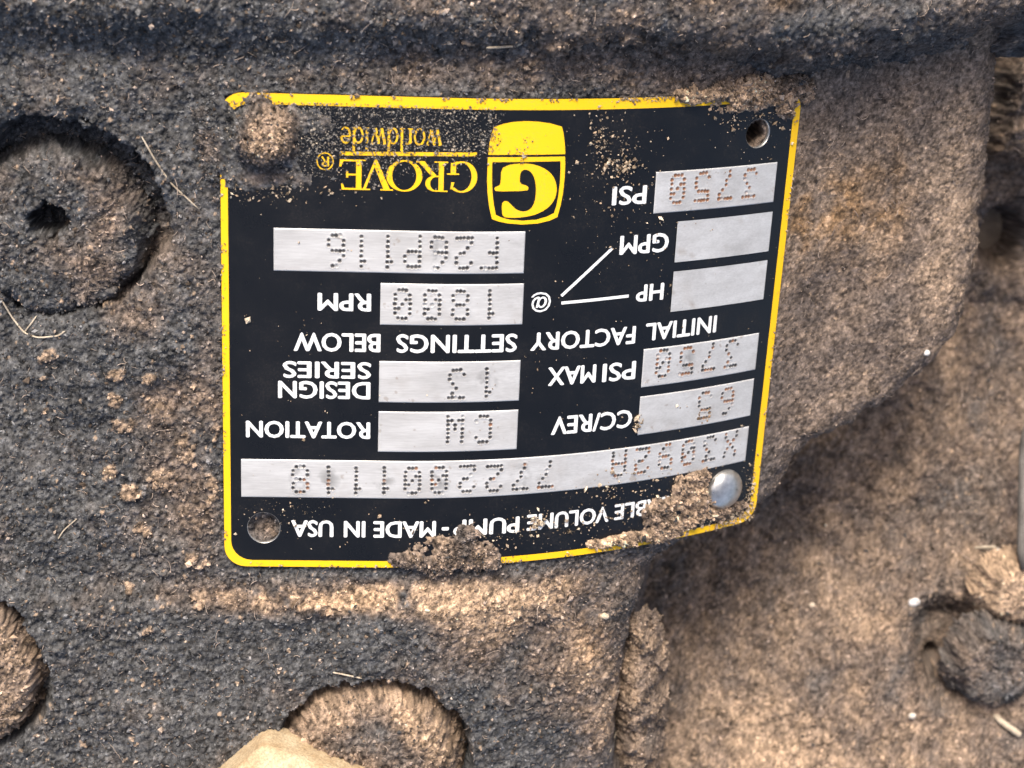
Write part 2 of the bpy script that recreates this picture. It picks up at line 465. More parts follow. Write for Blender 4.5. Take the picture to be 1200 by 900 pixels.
def low_h(x, y):
    y0 = at(1000, 450, -400)[1]
    return -600 + .52 * np.maximum(y0 - y, -60) + .05 * np.maximum(0, y0 - y - 300)
def make_lower():
    xa, ya = at(690, 930, -280); xb, yb = at(1220, -20, -600)
    xs = axis(xa - 200, xb + 320, xa, xb, 2.5, 1.09)
    ys = axis(ya - 220, yb + 260, ya, yb, 2.5, 1.09)
    X, Y = np.meshgrid(xs, ys)
    Z = low_h(X, Y) + 7 * samp(T_LOW, X, Y, 1, 99, 5) + 4.5 * samp(T_MID, X, Y, 1, 3, 88) + 2.2 * samp(T_SM, X, Y, 1, 9, 3)
    # upright web at the far edge, and the pit below it
    cx, cy = at(1207, 130, -500)
    Z += 90 * sstep(cx - 34, cx - 6, X + 5 * samp(T_MID, X, Y)) * sstep(cy - 110, cy - 70, Y)
    px, py = at(1188, 288, -580)
    Z -= 95 * np.exp(-(((X - px) / 30) ** 2 + ((Y - py) / 46) ** 2) ** 2)
    # hollow round the bolt
    hx, hy = at(1120, 775, -360)
    Z -= 75 * np.exp(-(((X - hx) / 52) ** 2 + ((Y - hy) / 62) ** 2) ** 2)
    hx, hy = at(1108, 800, -350)
    Z -= 55 * np.exp(-(((X - hx) / 14) ** 2 + ((Y - hy) / 14) ** 2) ** 2)
    D = .43 + .05 * samp(T_MASK, X, Y, 1, 11, 600) + .10 * samp(T_MASK2, X, Y, 1, 12, 61)
    D += spots(X, Y, [(1150, 170, -500, 60, 120, .12), (900, 900, -290, 330, 90, .3), (1120, 760, -280, 50, 60, -.2), (790, 760, -300, 50, 120, -.08)])  # sunlit bottom painted paler, casting's shadow at left painted darker; hollow darker
    field('mounting_flange', X, Y, Z, lambda x, y: grain(x, y, .9, .15, 71), lambda x, y: dirt_col(x, y, D, .06, 71), pump)
make_lower()

def blob_part(name, outline, top, r, zmin, D, parent, seed, step=1.5, coarse=.8, shape=None, warm=0.0, wob=2.0, steep=2.6):
    poly = smooth_poly(outline, 2)
    a = np.array(poly)
    m = 22
    xs = np.arange(a[:, 0].min() - m, a[:, 0].max() + m, step); ys = np.arange(a[:, 1].min() - m, a[:, 1].max() + m, step)
    X, Y = np.meshgrid(xs, ys)
    s = signed(X, Y, poly) + wob * samp(T_SM, X, Y, 1, seed, seed * 3)
    Z = top(X, Y) if callable(top) else np.full(X.shape, float(top))
    Z = Z + edge_drop(s, r, steep) + 2.0 * samp(T_MID, X, Y, 1, seed * 5, seed)
    if shape is not None: Z = shape(X, Y, Z)
    Dm = (D(X, Y) if callable(D) else D) + .12 * samp(T_MASK2, X, Y, 1, seed * 7, seed)
    return field(name, X, Y, Z, lambda x, y: grain(x, y, 1.2, coarse, seed), lambda x, y: dirt_col(x, y, Dm, warm, seed), parent, (s > -20) & (Z > zmin))
def circle(cx, cy, r, n=20, e=1.0):
    return [(cx + r * math.cos(2 * math.pi * i / n), cy + r * e * math.sin(2 * math.pi * i / n)) for i in range(n)]

# the three threaded plugs in their counterbores
PX, PY = at(60, 276, -14)
def hexhole(X, Y, Z):
    hx, hy = at(58, 260, -14)
    d = np.full(X.shape, 1e9)
    for k in range(6):
        a = math.radians(60 * k + 12)
        d = np.minimum(d, 19 - (X - hx) * math.cos(a) - (Y - hy) * math.sin(a))
    Z = Z - 60 * sstep(-2, 4, d + 2.2 * samp(T_SM, X, Y, 1.6, 5, 8)) - 9 * np.exp(-((X - hx) ** 2 + (Y - hy) ** 2) / 900)
    return Z
o = blob_part('port_plug', circle(PX, PY, 93), lambda x, y: -2 - ((x - PX) ** 2 + (y - PY) ** 2) / 700, 16, -70, lambda x, y: .02 + spots(x, y, [(95, 215, -14, 40, 28, .3), (130, 290, -14, 24, 60, .35), (30, 300, -14, 30, 20, .2)]), pump, 13, shape=hexhole, coarse=1.1)
tag(o, 'grey socket plug with a small hexagonal hole')
QX, QY = at(430, 905, 0)
o = blob_part('port_plug', circle(QX, QY, 112), lambda x, y: 34 - ((x - QX) ** 2 + (y - QY) ** 2) / 380, 22, -80,
              lambda x, y: .74 + spots(x, y, [(425, 855, 0, 50, 22, -.6), (470, 885, 0, 50, 18, -.45)]), pump, 17, coarse=1.0, warm=.06)
tag(o, 'domed plug under tan dust beside the hexagonal nut')
UX, UY = at(-66, 790, 0)
o = blob_part('port_plug', circle(UX, UY, 104), lambda x, y: 22 - ((x - UX) ** 2 + (y - UY) ** 2) / 1100, 20, -80, .62, pump, 19, coarse=1.2)
tag(o, 'tan dusted plug under the socket plug')
# ledge of crust standing beside the lower wall of the casting
led = [(745, 742), (762, 745), (770, 790), (772, 830), (764, 880), (758, 960), (738, 960), (733, 880), (738, 830), (742, 790)]
blob_part('side_rib', [at(a, b, -110) for a, b in led], lambda x, y: -108 + 8 * samp(T_MID, x, y, 1.5, 1, 1), 14, -420, .56, pump, 23, coarse=.5, wob=3, steep=2.2)

# bolt and fitting in the corner beyond the casting
BX, BY = at(1174, 788, -325)
o = blob_part('bolt_head', [(BX + 62 * math.cos(math.radians(60 * k + 20)), BY + 62 * math.sin(math.radians(60 * k + 20))) for k in range(6)],
              -325, 14, -430, lambda x, y: .22 + spots(x, y, [(1190, 720, -236, 40, 20, .5)]), pump, 29, step=2.0, coarse=1.2, wob=4)
fx, fy = at(1204, 700, -350)
o = blob_part('flange_nut', [(fx - 52, fy - 30), (fx - 44, fy + 26), (fx + 10, fy + 38), (fx + 80, fy + 30), (fx + 84, fy - 34), (fx + 10, fy - 44)],
              -350, 12, -490, .95, pump, 31, step=2.0, coarse=.7, wob=3)

# ------------------------------------------------------------------ nameplate
np_root = empty('nameplate', tuple(plate(340, 280, -4) * S))
tag(np_root, 'black aluminium pump nameplate with yellow border, printed and punched upside down', 'nameplate')
PW, PH, PR = 703.0, 569.0, 26.0
def rrect(u0, v0, u1, v1, r, seg=7, step=9.0):
    pts = []
    for (cx, cy, a0) in ((u1 - r, v1 - r, 0), (u0 + r, v1 - r, 90), (u0 + r, v0 + r, 180), (u1 - r, v0 + r, 270)):
        for i in range(seg + 1):
            a = math.radians(a0 + 90 * i / seg)
            pts.append((cx + r * math.cos(a), cy + r * math.sin(a)))
    out = []
    for i, p in enumerate(pts):
        q = pts[(i + 1) % len(pts)]
        n = max(1, int(math.dist(p, q) / step))
        out += [(p[0] + (q[0] - p[0]) * k / n, p[1] + (q[1] - p[1]) * k / n) for k in range(n)]
    return out
HOLE = [(49.5, 48, 17), (641, 51, 17.5), (47.4, 518.5, 19.5), (644, 513, 17)]
def make_sheet():
    o_ = rrect(0, 0, PW, PH, PR)
    verts = [Vector(p) for p in o_]; edges = [(i, (i + 1) % len(o_)) for i in range(len(o_))]
    for cx, cy, r in HOLE:
        b = len(verts)
        verts += [Vector((cx + r * math.cos(2 * math.pi * k / 28), cy + r * math.sin(2 * math.pi * k / 28))) for k in range(28)]
        edges += [(b + k, b + (k + 1) % 28) for k in range(28)]
    for u in np.arange(12, PW - 8, 13.0):
        for v in np.arange(12, PH - 8, 26.0):
            if all(math.hypot(u - cx, v - cy) > r + 3 for cx, cy, r in HOLE): verts.append(Vector((u, v)))
    V, E, F, *_ = delaunay_2d_cdt(verts, edges, [], 0, 1e-4)
    F = [f for f in F if all(math.hypot(sum(V[i].x for i in f) / 3 - cx, sum(V[i].y for i in f) / 3 - cy) > r - .2 for cx, cy, r in HOLE)]
    uv = np.array([(p.x, p.y) for p in V])
    top, bot = plate(uv[:, 0], uv[:, 1], 0), plate(uv[:, 0], uv[:, 1], -4.0)
    n = len(uv); cnt = {}
    for f in F:
        for a, b in zip(f, f[1:] + f[:1]): cnt[(a, b)] = 1
    faces = []
    for f in F: faces += [tuple(f[::-1]), tuple(i + n for i in f)]
    for (a, b) in cnt:
        if (b, a) not in cnt: faces.append((a, b, b + n, a + n))
    return mesh('backing_sheet', np.concatenate([top, bot]), faces, M_BLACK, np_root, smooth=False)
make_sheet()
def dense(a, b, step=8.0):
    A, B = [], []
    for i in range(len(a)):
        p, q, s_, t_ = a[i], a[(i + 1) % len(a)], b[i], b[(i + 1) % len(b)]
        n = max(1, int(math.dist(p, q) / step))
        for k in range(n):
            A.append((p[0] + (q[0] - p[0]) * k / n, p[1] + (q[1] - p[1]) * k / n)); B.append((s_[0] + (t_[0] - s_[0]) * k / n, s_[1] + (t_[1] - s_[1]) * k / n))
    return A, B
def loops(name, outer, inner, off, mat):
    outer, inner = dense(outer, inner)
    n = len(outer); uv = np.array(outer + inner)
    f = np.array([(i, n + i, n + (i + 1) % n, (i + 1) % n) for i in range(n)])
    return mesh(name, plate(uv[:, 0], uv[:, 1], off), f, mat, np_root, smooth=False)
def ring_pair():
    o_ = rrect(.6, .6, PW - .6, PH - .6, PR - .6)
    a = np.array(o_); c = a.copy()
    c[:, 0] = 8.6 + (a[:, 0] - .6) * (PW - 8.6 - 11) / (PW - 1.2)
    c[:, 1] = 13.0 + (a[:, 1] - .6) * (PH - 13 - 8.8) / (PH - 1.2)
    return o_, [tuple(p) for p in c]
loops('border', *ring_pair(), .35, M_YELLOW)
def flat(poly, off):
    """a printed patch, cut finely enough to follow the bend"""
    B = []
    for p, q in zip(poly, list(poly[1:]) + [poly[0]]):
        n = max(1, int(math.dist(p, q) / 9))
        B += [(p[0] + (q[0] - p[0]) * k / n, p[1] + (q[1] - p[1]) * k / n) for k in range(n)]
    a = np.array(B); V = [Vector(p) for p in B]
    if (np.ptp(a[:, 0]) > 14) and (np.ptp(a[:, 1]) > 14):
        gu, gv = np.meshgrid(np.arange(a[:, 0].min() + 3, a[:, 0].max(), 7.0), np.arange(a[:, 1].min() + 3, a[:, 1].max(), 7.0))
        ins = signed(gu, gv, B) > 1.5
        V += [Vector((x, y)) for x, y in zip(gu[ins], gv[ins])]
    n = len(B)
    V2, E2, F2, *_ = delaunay_2d_cdt(V, [(i, (i + 1) % n) for i in range(n)], [], 1, 1e-4)
    a = np.array([(p.x, p.y) for p in V2])
    return plate(a[:, 0], a[:, 1], off), [tuple(f[::-1]) for f in F2]
def join_flat(name, polys, off, mat):
    V, F, b = [], [], 0
    for i, p in enumerate(polys):
        v, f = flat(p, off + .008 * (i % 61))
        V.append(v); F += [tuple(j + b for j in g) for g in f]; b += len(v)
    return mesh(name, np.concatenate(V), F, mat, np_root, smooth=False)
def bar(p, q, w):
    (x0, y0), (x1, y1) = p, q
    L = math.hypot(x1 - x0, y1 - y0); nx, ny = -(y1 - y0) / L * w / 2, (x1 - x0) / L * w / 2
    n = max(1, int(L / 14))
    a = [(x0 + (x1 - x0) * k / n, y0 + (y1 - y0) * k / n) for k in range(n + 1)]
    return [(x + nx, y + ny) for x, y in a] + [(x - nx, y - ny) for x, y in a[::-1]]

# emblem: cap, shield outline and the letter in it
cap_ob = join_flat('emblem_cap', [[(300, 64), (301, 50.4), (303.2, 39.8), (305.5, 32.6), (314.2, 29.2), (326.2, 26.6), (341.3, 25.5), (355.1, 26.1), (369.1, 28), (383.6, 31.9), (386, 40), (388.1, 52.2), (389.2, 63.7)]], .35, M_YELLOW)
SO = [(299.6, 66.8), (389, 66.3), (389.8, 75.2), (389.9, 90.6), (388.8, 109.2), (386.7, 123.2), (383.6, 136.9), (374.5, 140.9), (360.5, 144), (341.7, 144.9), (324.6, 143.2), (313.7, 140.8), (306.7, 138.1), (303.1, 123.7), (300.7, 108.3), (299.6, 93)]
SI = [(304.8, 72.3), (384, 71.7), (384.6, 82.8), (384.5, 96.7), (383.4, 112.2), (381.6, 123.9), (379.3, 132.1), (371.1, 136.1), (358.7, 139.4), (343.1, 140.4), (327.5, 139), (318.1, 136.6), (311.1, 133.3), (308.4, 122.1), (306.4, 108.3), (305.2, 92.9)]
shield = loops('emblem_shield', SO, SI, .35, M_YELLOW)
cap_ob.parent = shield
def smooth_closed(p, it=1): return smooth_poly(p, it)
GL = [(315.3, 79.9), (323.5, 75.6), (332.6, 74.1), (341.8, 73.9), (351.1, 74.7), (359, 76.9), (366.9, 80.7), (373.4, 85.7), (378.5, 92.7), (381.1, 101.3), (381.2, 109.1), (378.9, 116.8), (374.5, 123.2), (367.6, 128.7), (358.4, 133.2), (347.6, 135.7), (335.2, 137), (322.8, 136.5), (319.3, 134.6), (318.1, 130.7), (317.5, 120.6), (319.7, 117.4), (323.9, 117.2), (328.3, 121.5), (334, 126.9), (339.5, 129.3), (344.2, 129.7), (349.6, 128.2), (353.6, 123.8), (355.8, 117.9), (356.7, 110.2), (356.5, 100.9), (355, 93.1), (352.6, 87.3), (348.7, 82.6), (344, 80.9), (340.3, 81.5), (337.9, 84.1), (337.1, 88.7), (337.4, 97.3), (346, 99.5), (348.1, 102.3), (346.3, 105.7), (310.9, 106.1), (308.4, 104.3), (308.7, 101.2), (313.7, 99.4), (315.4, 96.7)]
join_flat('emblem_letter', [smooth_closed(GL)], .35, M_YELLOW).parent = shield

# serif letters, drawn upright in a box w x 1 and turned with the plate
def earc(cx, cy, rx, ry, a0, a1, n=22):
    return [(cx + rx * math.cos(math.radians(a0 + (a1 - a0) * k / n)), cy + ry * math.sin(math.radians(a0 + (a1 - a0) * k / n))) for k in range(n + 1)]
def crescent(cx, cy, rx, ry, ix, iy, a0, a1, icx=None):
    return earc(cx, cy, rx, ry, a0, a1) + earc(icx if icx is not None else cx, cy, ix, iy, a1, a0)
def rc(x0, y0, x1, y1): return [(x0, y0), (x1, y0), (x1, y1), (x0, y1)]
GLY = {
    'G': (.90, [crescent(.46, .5, .46, .52, .33, .47, 48, 314, .475), [(.745, .86), (.70, .68), (.765, .68), (.79, .93)],
                rc(.66, .04, .79, .40), rc(.56, .385, .90, .43), [(.66, .04), (.79, .04), (.79, .12), (.66, .16)], [(.40, .03), (.60, -.01), (.79, .06), (.79, .13), (.6, .04)]]),
    'R': (.97, [rc(.13, .03, .26, .97), rc(.0, 0, .40, .04), rc(.0, .96, .30, 1.0), crescent(.36, .735, .31, .265, .19, .225, -90, 90), rc(.24, .955, .37, 1.0), rc(.24, .47, .37, .515),
                [(.34, .49), (.50, .47), (.88, .05), (.97, .04), (.97, 0), (.74, 0)]]),
    'O': (1.07, [crescent(.535, .5, .535, .52, .385, .475, 0, 180), crescent(.535, .5, .535, .52, .385, .475, 180, 360)]),
    'V': (.98, [[(.09, .97), (.26, .97), (.56, .18), (.50, -.02)], [(.50, -.02), (.56, .18), (.84, .97), (.90, .97), (.535, -.02)], rc(0, .955, .36, 1.0), rc(.70, .955, .98, 1.0)]),
    'E': (.80, [rc(.13, .03, .27, .97), rc(.0, 0, .30, .04), rc(.0, .96, .30, 1.0), rc(.26, .94, .72, 1.0), rc(.26, 0, .78, .06), rc(.26, .47, .58, .525),
                [(.66, .94), (.72, .94), (.74, .80), (.71, .80)], [(.70, .06), (.78, .06), (.80, .24), (.77, .24)], rc(.545, .40, .58, .60)]),
}
def put(polys, w, u0, u1, vb, h):
    """upright letter shapes into the box whose reading start is u1"""
    return [[(u1 - x / w * (u1 - u0), vb + y * h) for x, y in p] for p in polys]
gp = []
for ch, (u0, u1) in zip('GROVE', ((254.6, 287.8), (219.5, 254.6), (186.3, 225.7), (157.0, 193.0), (133.4, 162.0))):
    w, polys = GLY[ch]
    gp += put(polys, w, u0, u1, 72.5, 34.5)
gp = [[(x + du, y) for x, y in p] for du in (-.55, .55) for p in gp]
join_flat('lettering', gp, .35, M_YELLOW)
join_flat('underline', [bar((133.5, 66.0), (287.3, 63.6), 4.4)], .35, M_YELLOW)
def strokes(lines, w, thick):
    P = []
    for L in lines:
        for p, q in zip(L, L[1:]):
            P.append((p, q, thick))
    return P
SML = {  # thin lower-case letters: polylines (thickness factor first)
    'w': (1.0, [(1.3, [(.05, .98), (.28, .02)]), (.6, [(.28, .02), (.48, .95)]), (1.3, [(.44, .98), (.68, .02)]), (.6, [(.68, .02), (.93, .98)]), (.5, [(0, .98), (.18, .98)]), (.5, [(.8, .98), (1, .98)])]),
    'o': (.72, [(1.0, earc(.36, .5, .31, .48, 0, 360, 14))]),
    'r': (.5, [(1.2, [(.16, 0), (.16, .95)]), (.8, [(.16, .7), (.26, .9), (.36, .96), (.48, .9)]), (.5, [(0, .02), (.34, .02)])]),
    'l': (.32, [(1.2, [(.16, 0), (.16, 1.45)]), (.5, [(0, .02), (.32, .02)])]),
    'd': (.75, [(1.0, earc(.34, .48, .28, .46, 0, 360, 14)), (1.2, [(.62, 0), (.62, 1.45)])]),
    'i': (.32, [(1.2, [(.16, 0), (.16, .95)]), (1.3, [(.16, 1.2), (.16, 1.34)]), (.5, [(0, .02), (.32, .02)])]),
    'e': (.66, [(1.0, earc(.34, .5, .29, .47, 10, 320, 14)), (.6, [(.06, .56), (.62, .56)])]),
}
wp = []
word = 'worldwide'
tot = sum(SML[c][0] + .06 for c in word)
xc = 0
for c in word:
    for tk, L in SML[c][1]:
        for p, q in zip(L, L[1:]):
            P, Q = [(246.7 - (xc + a) / tot * 113.5, 36.0 + b * 18.5) for a, b in (p, q)]
            wp.append(bar(P, Q, 2.3 * tk))
    xc += SML[c][0] + .06
join_flat('lettering', wp, .35, M_YELLOW)
rp = [bar(p, q, 1.4) for p, q in zip(earc(117.1, 75.4, 9, 9.5, 0, 360, 20), earc(117.1, 75.4, 9, 9.5, 0, 360, 20)[1:])]
rp += [bar((120.5, 70), (120.5, 81), 2), bar((120.5, 80.5), (115, 80.5), 1.5), bar((115, 80.5), (114, 77.5), 1.5), bar((114, 77.5), (120, 75.5), 1.5), bar((117, 75.5), (113.5, 70), 1.8)]
join_flat('registered_mark', rp, .35, M_YELLOW)

# sans lettering from the built-in typeface
dg = None
_cache = {}
def glyphs(text, bold):
    if (text, bold) in _cache: return _cache[(text, bold)]
    cu = bpy.data.curves.new('t', 'FONT'); cu.body = text; cu.offset = bold; cu.resolution_u = 3
    ob = bpy.data.objects.new('t', cu); col.objects.link(ob)
    me = bpy.data.meshes.new_from_object(ob.evaluated_get(bpy.context.evaluated_depsgraph_get()))
    v = np.array([q.co[:2] for q in me.vertices]); f = [tuple(p.vertices) for p in me.polygons]
    bpy.data.objects.remove(ob); bpy.data.curves.remove(cu); bpy.data.meshes.remove(me)
    _cache[(text, bold)] = (v, f)
    return v, f
def words(items, mat=None, bold=.0, name='lettering', fat=.85):
    V, F, b = [], [], 0
    cap = glyphs('H', bold)[0]
    c0, c1 = cap[:, 1].min(), cap[:, 1].max()
    for text, u0, u1, vc, h in items:
        v, f = glyphs(text, bold)
        x0, x1 = v[:, 0].min(), v[:, 0].max()
        uu = u1 - (v[:, 0] - x0) / (x1 - x0) * (u1 - u0)
        if text in '-@': 
            y0, y1 = (v[:, 1].min(), v[:, 1].max())
            vv = vc - h / 2 + (v[:, 1] - y0) / (y1 - y0) * h
        else: vv = vc - h / 2 + (v[:, 1] - c0) / (c1 - c0) * h
        for j, (du, dv) in enumerate(((fat, 0), (-fat, 0), (0, fat * .7), (0, -fat * .7), (0, 0))):
            V.append(plate(uu + du, vv + dv, .34 + .035 * j)); F += [tuple(i + b for i in g) for g in f]; b += len(v)
    return mesh(name, np.concatenate(V), F, mat or M_WHITE, np_root, smooth=False)
words([('VARIABLE', 481, 610, 517, 20), ('VOLUME', 365, 472, 517.5, 20), ('PUMP', 274, 354, 518.5, 20), ('-', 260, 267, 519, 3.2), ('MADE', 178, 251.3, 519.2, 20), ('IN', 143, 167, 519.2, 20), ('USA', 80.5, 129, 519, 20)])
words([('INITIAL', 506, 605.5, 285, 21), ('FACTORY', 359, 491, 286.5, 21), ('SETTINGS', 201, 341.2, 286.8, 21), ('BELOW', 83.2, 181.4, 286.8, 21)])
words([('PSI', 450.2, 492.4, 114.5, 21)])
words([('GPM', 463.9, 526.7, 174.3, 22)])
words([('HP', 489.4, 525, 235, 20)])
words([('@', 357, 380.5, 238.4, 24)], fat=.35)
words([('PSI', 452, 494.6, 331.5, 22), ('MAX', 382.5, 442, 331, 22)])
words([('CC/REV', 390, 494.7, 393.8, 22)])
words([('RPM', 110.4, 169.9, 238.5, 20)])
words([('SERIES', 70.4, 171, 320.5, 19), ('DESIGN', 65.2, 170.5, 345, 20)])
words([('ROTATION', 27.8, 171, 394.3, 19.5)])
join_flat('pointer_line', [bar((393.3, 231.8), (453.5, 177.3), 3.6)], .38, M_WHITE)
join_flat('pointer_line', [bar((393.7, 240.5), (479.1, 237.1), 3.6)], .38, M_WHITE)

for cu, cv, hr in HOLE[1:3]:          # bare metal showing in the wall of the two empty screw holes
    rim = np.array(earc(cu, cv, hr + .35, hr + .35, 0, 360, 40)[:-1]); rim2 = np.array(earc(cu, cv, hr - .5, hr - .5, 0, 360, 40)[:-1])
    pts = np.concatenate([plate(rim[:, 0], rim[:, 1], .12), plate(rim2[:, 0], rim2[:, 1], -.5), plate(rim2[:, 0], rim2[:, 1], -4.2)])
    mesh('hole_rim', pts, np.array([(j * 40 + k, (j + 1) * 40 + k, (j + 1) * 40 + (k + 1) % 40, j * 40 + (k + 1) % 40) for j in range(2) for k in range(40)]), M_STEEL, np_root)
# punched fields
DOT = {'0': '01110 10001 10011 10101 11001 10001 01110', '1': '00100 01100 00100 00100 00100 00100 00100', '2': '01110 10001 00001 00110 01000 10000 11111',
       '3': '11111 00010 00100 00010 00001 10001 01110', '5': '11111 10000 11110 00001 00001 10001 01110', '6': '00110 01000 10000 11110 10001 10001 01110',
       '7': '11111 00001 00010 00100 00100 01000 01000', '8': '01110 10001 10001 01110 10001 10001 01110', '9': '01110 10001 10001 01111 00001 00010 01100',
       'F': '11111 10000 10000 11100 10000 10000 10000', 'P': '11110 10001 10001 11110 10000 10000 10000', 'C': '01110 10001 10000 10000 10000 10001 01110',
       'W': '10001 10001 10001 10101 10101 11011 10001', 'X': '10001 10001 01010 00100 01010 10001 10001', 'A': '01110 10001 10001 11111 10001 10001 10001'}
def panel(u0, u1, v0, v1, runs, grime, seed, flat_run=None):
    """a bare metal field; runs = (text, u of first sign, u of last sign, v centre, height, rusty)"""
    r_ = np.random.default_rng(seed)
    st = .85 if runs else 6.0
    us = np.linspace(u0, u1, int((u1 - u0) / st) + 1); vs = np.linspace(v0, v1, int((v1 - v0) / st) + 1)
    U, V = np.meshgrid(us, vs)
    off = np.full(U.shape, .95); rust = np.zeros(U.shape); dark = np.zeros(U.shape)
    for text, ua, ub, vc, h, ru in runs:
        n = len(text)
        for i, ch in enumerate(text):
            uc = ua + (ub - ua) * (i / (n - 1) if n > 1 else 0) + r_.normal(0, .5)
            vcc = vc + r_.normal(0, .5)
            for row, bits in enumerate(DOT[ch].split()):
                for c_, bit in enumerate(bits):
                    if bit != '1': continue
                    du = uc - (c_ - 2) * 4.25 + r_.normal(0, .22); dv = vcc + (3 - row) * h / 6 + r_.normal(0, .22)
                    d = np.hypot(U - du, V - dv); R = r_.uniform(2.15, 2.65)
                    sel = d < 5
                    off[sel] += np.where(d[sel] < R, -.85 * (1 - (d[sel] / R) ** 2), .5 * np.exp(-((d[sel] - R - .6) / .55) ** 2))
                    k = r_.uniform(.9, 1.0) if r_.random() < .95 else .4
                    kk = k * np.clip(1.9 - d[sel] / R * 1.3, 0, 1) * (d[sel] < R)
                    if r_.random() < ru: rust[sel] = np.maximum(rust[sel], kk)
                    else: dark[sel] = np.maximum(dark[sel], kk)
            # smear of grime round some signs
            if r_.random() < grime:
                dd = np.hypot((U - uc) / 15, (V - vcc) / 19)
                dark = np.maximum(dark, .6 * np.clip(1 - dd, 0, 1) ** .7 * sstep(-.2, 1.2, samp(T_SM, U, V, 1.4, seed * 31, seed)))
    off = np.maximum(off, .06)
    film = .16 * sstep(.3, 2.2, samp(T_MASK2, U, V, 1, seed * 13, seed * 7)) + .5 * sstep(2.0, 2.6, samp(T_GRN2, U, V, 1, seed * 3, seed * 5))
    tot = np.clip(np.maximum(np.maximum(rust, dark), film), 0, 1)
    w = (rust / (rust + dark + 1e-6))[..., None]
    c3 = w * np.array([.20, .085, .035]) + (1 - w) * np.array([.022, .019, .017])
    c3 = np.where((film >= np.maximum(rust, dark))[..., None], np.array([.24, .19, .15]), c3)
    if len(runs): off[0, :] = off[-1, :] = .02; off[:, 0] = off[:, -1] = .02
    P = plate(U, V, off)
    h_, w_ = U.shape
    idx = np.arange(h_ * w_).reshape(h_, w_)
    F = np.stack([idx[:-1, :-1], idx[1:, :-1], idx[1:, 1:], idx[:-1, 1:]], -1).reshape(-1, 4)
    ob = mesh('stamp_panel', P.reshape(-1, 3), F, M_ALU, np_root, c3.reshape(-1, 3))
    a = ob.data.color_attributes['dirt']
    c4 = np.concatenate([c3, tot[..., None]], -1).reshape(-1, 4).astype(np.float32)
    a.data.foreach_set('color', c4.ravel())
    return ob
panel(59.6, 346.5, 153.1, 202.9, [('F26P116', 305.2, 130.3, 177.8, 35.5, .0)], .15, 1)
panel(181.3, 347.4, 215.1, 264.7, [('1800', 307.4, 207.3, 240, 33.5, .0)], .3, 2)
panel(181.3, 347.4, 308.6, 359, [('13', 306.3, 271.8, 336.3, 34, .05)], .95, 3)
panel(181.3, 347.2, 370.3, 420.5, [('CW', 305.9, 272.4, 393, 32, .05)], .6, 4)
panel(21, 675.5, 431.9, 479.6, [('7722001118', 386.3, 90.4, 456.5, 32, .05), ('X3092A', 647, 481.6, 451.5, 31, .45)], .55, 5)
panel(503.9, 675.5, 88.6, 138.4, [('3750', 635.2, 533.6, 110.2, 33, .95)], .0, 6)
panel(537.1, 675.5, 150, 200.2, [], 0, 7)
panel(537.1, 675.5, 211.6, 262, [], 0, 8)
panel(504.8, 675.5, 306.3, 355.4, [('3750', 634, 532.4, 327.3, 33, .6)], .1, 9)
panel(504.8, 675.5, 367.2, 417.5, [('65', 634.9, 599.2, 391, 33, .6)], .0, 10)

# the two round-headed rivets
def rivet(u, v, r, h, mat, dusty, label):
    n, m = 36, 14
    c = plate(u, v, 0); nrm = plate(u, v, 1) - c
    t1 = plate(u + 1, v, 0) - c; t1 /= np.linalg.norm(t1); t2 = np.cross(nrm, t1)
    V, C = [], []
    for j in range(m + 1):
        a = math.pi / 2 * j / m
        for k in range(n):
            b = 2 * math.pi * k / n
            rr = r * math.cos(a) if j < m else .001
            q = c + t1 * rr * math.cos(b) + t2 * rr * math.sin(b) + nrm * (h * math.sin(a) ** .9 + (-3 if j == 0 else .3))
            V.append(q)
    F = [(j * n + k, j * n + (k + 1) % n, (j + 1) * n + (k + 1) % n, (j + 1) * n + k) for j in range(m) for k in range(n)]
    return tag(mesh('rivet', np.array(V), np.array(F), mat, np_root), label)
rivet(49.5, 48, 31, 17, M_STEEL, 1, 'dirt-covered round rivet head')
rivet(644, 513, 27, 15, M_STEEL, 0, 'bare bright steel rivet head')

# ------------------------------------------------------------------ dirt lying on the plate
def clump(u0, u1, v0, v1, mask, height, D, label, seed, thr=0.0, warm=.0, group=None, base=None, coarse=.8):
    us = np.arange(u0, u1, 1.35); vs = np.arange(v0, v1, 1.35)
    U, V = np.meshgrid(us, vs)
    m = mask(U, V) + .30 * samp(T_SM, U, V, 1, seed * 11, seed) + .20 * samp(T_GRN2, U, V, 1, seed, seed * 17)
    off = height * np.clip(m, 0, 1.2) ** .6
    if base is not None: off = off + base(U, V)
    off = off + grain(U, V, .85, coarse * .6, seed * 3) * np.clip(m * 2.5, 0, 1) - .6
    off = np.where(m > thr, np.maximum(off, .5), -1.5)
    Dm = (D(U, V) if callable(D) else D * np.ones(U.shape)) + .14 * samp(T_MASK2, U, V, 1.3, seed * 5, 9)
    C = dirt_col(U, V, Dm, warm, seed * 3)
    keep = m > thr
    kf = keep
    h_, w_ = U.shape
    idx = np.arange(h_ * w_).reshape(h_, w_)
    F = np.stack([idx[:-1, :-1], idx[1:, :-1], idx[1:, 1:], idx[:-1, 1:]], -1).reshape(-1, 4)
    F = F[(kf[:-1, :-1] | kf[:-1, 1:] | kf[1:, 1:] | kf[1:, :-1]).ravel()]
    used = np.zeros(h_ * w_, bool); used[F.ravel()] = True
    re = np.cumsum(used) - 1
    P = plate(U, V, off).reshape(-1, 3)[used]
    Pn = plate(U, V, off + 1).reshape(-1, 3)[used] - P
    SURF['clump%d' % seed] = (P, Pn, C.reshape(-1, 3)[used])
    ob = mesh('dirt_clump', P, re[F], M_DIRT, None, C.reshape(-1, 3)[used])
    return tag(ob, label, 'dirt', 'dirt stuck to the nameplate')
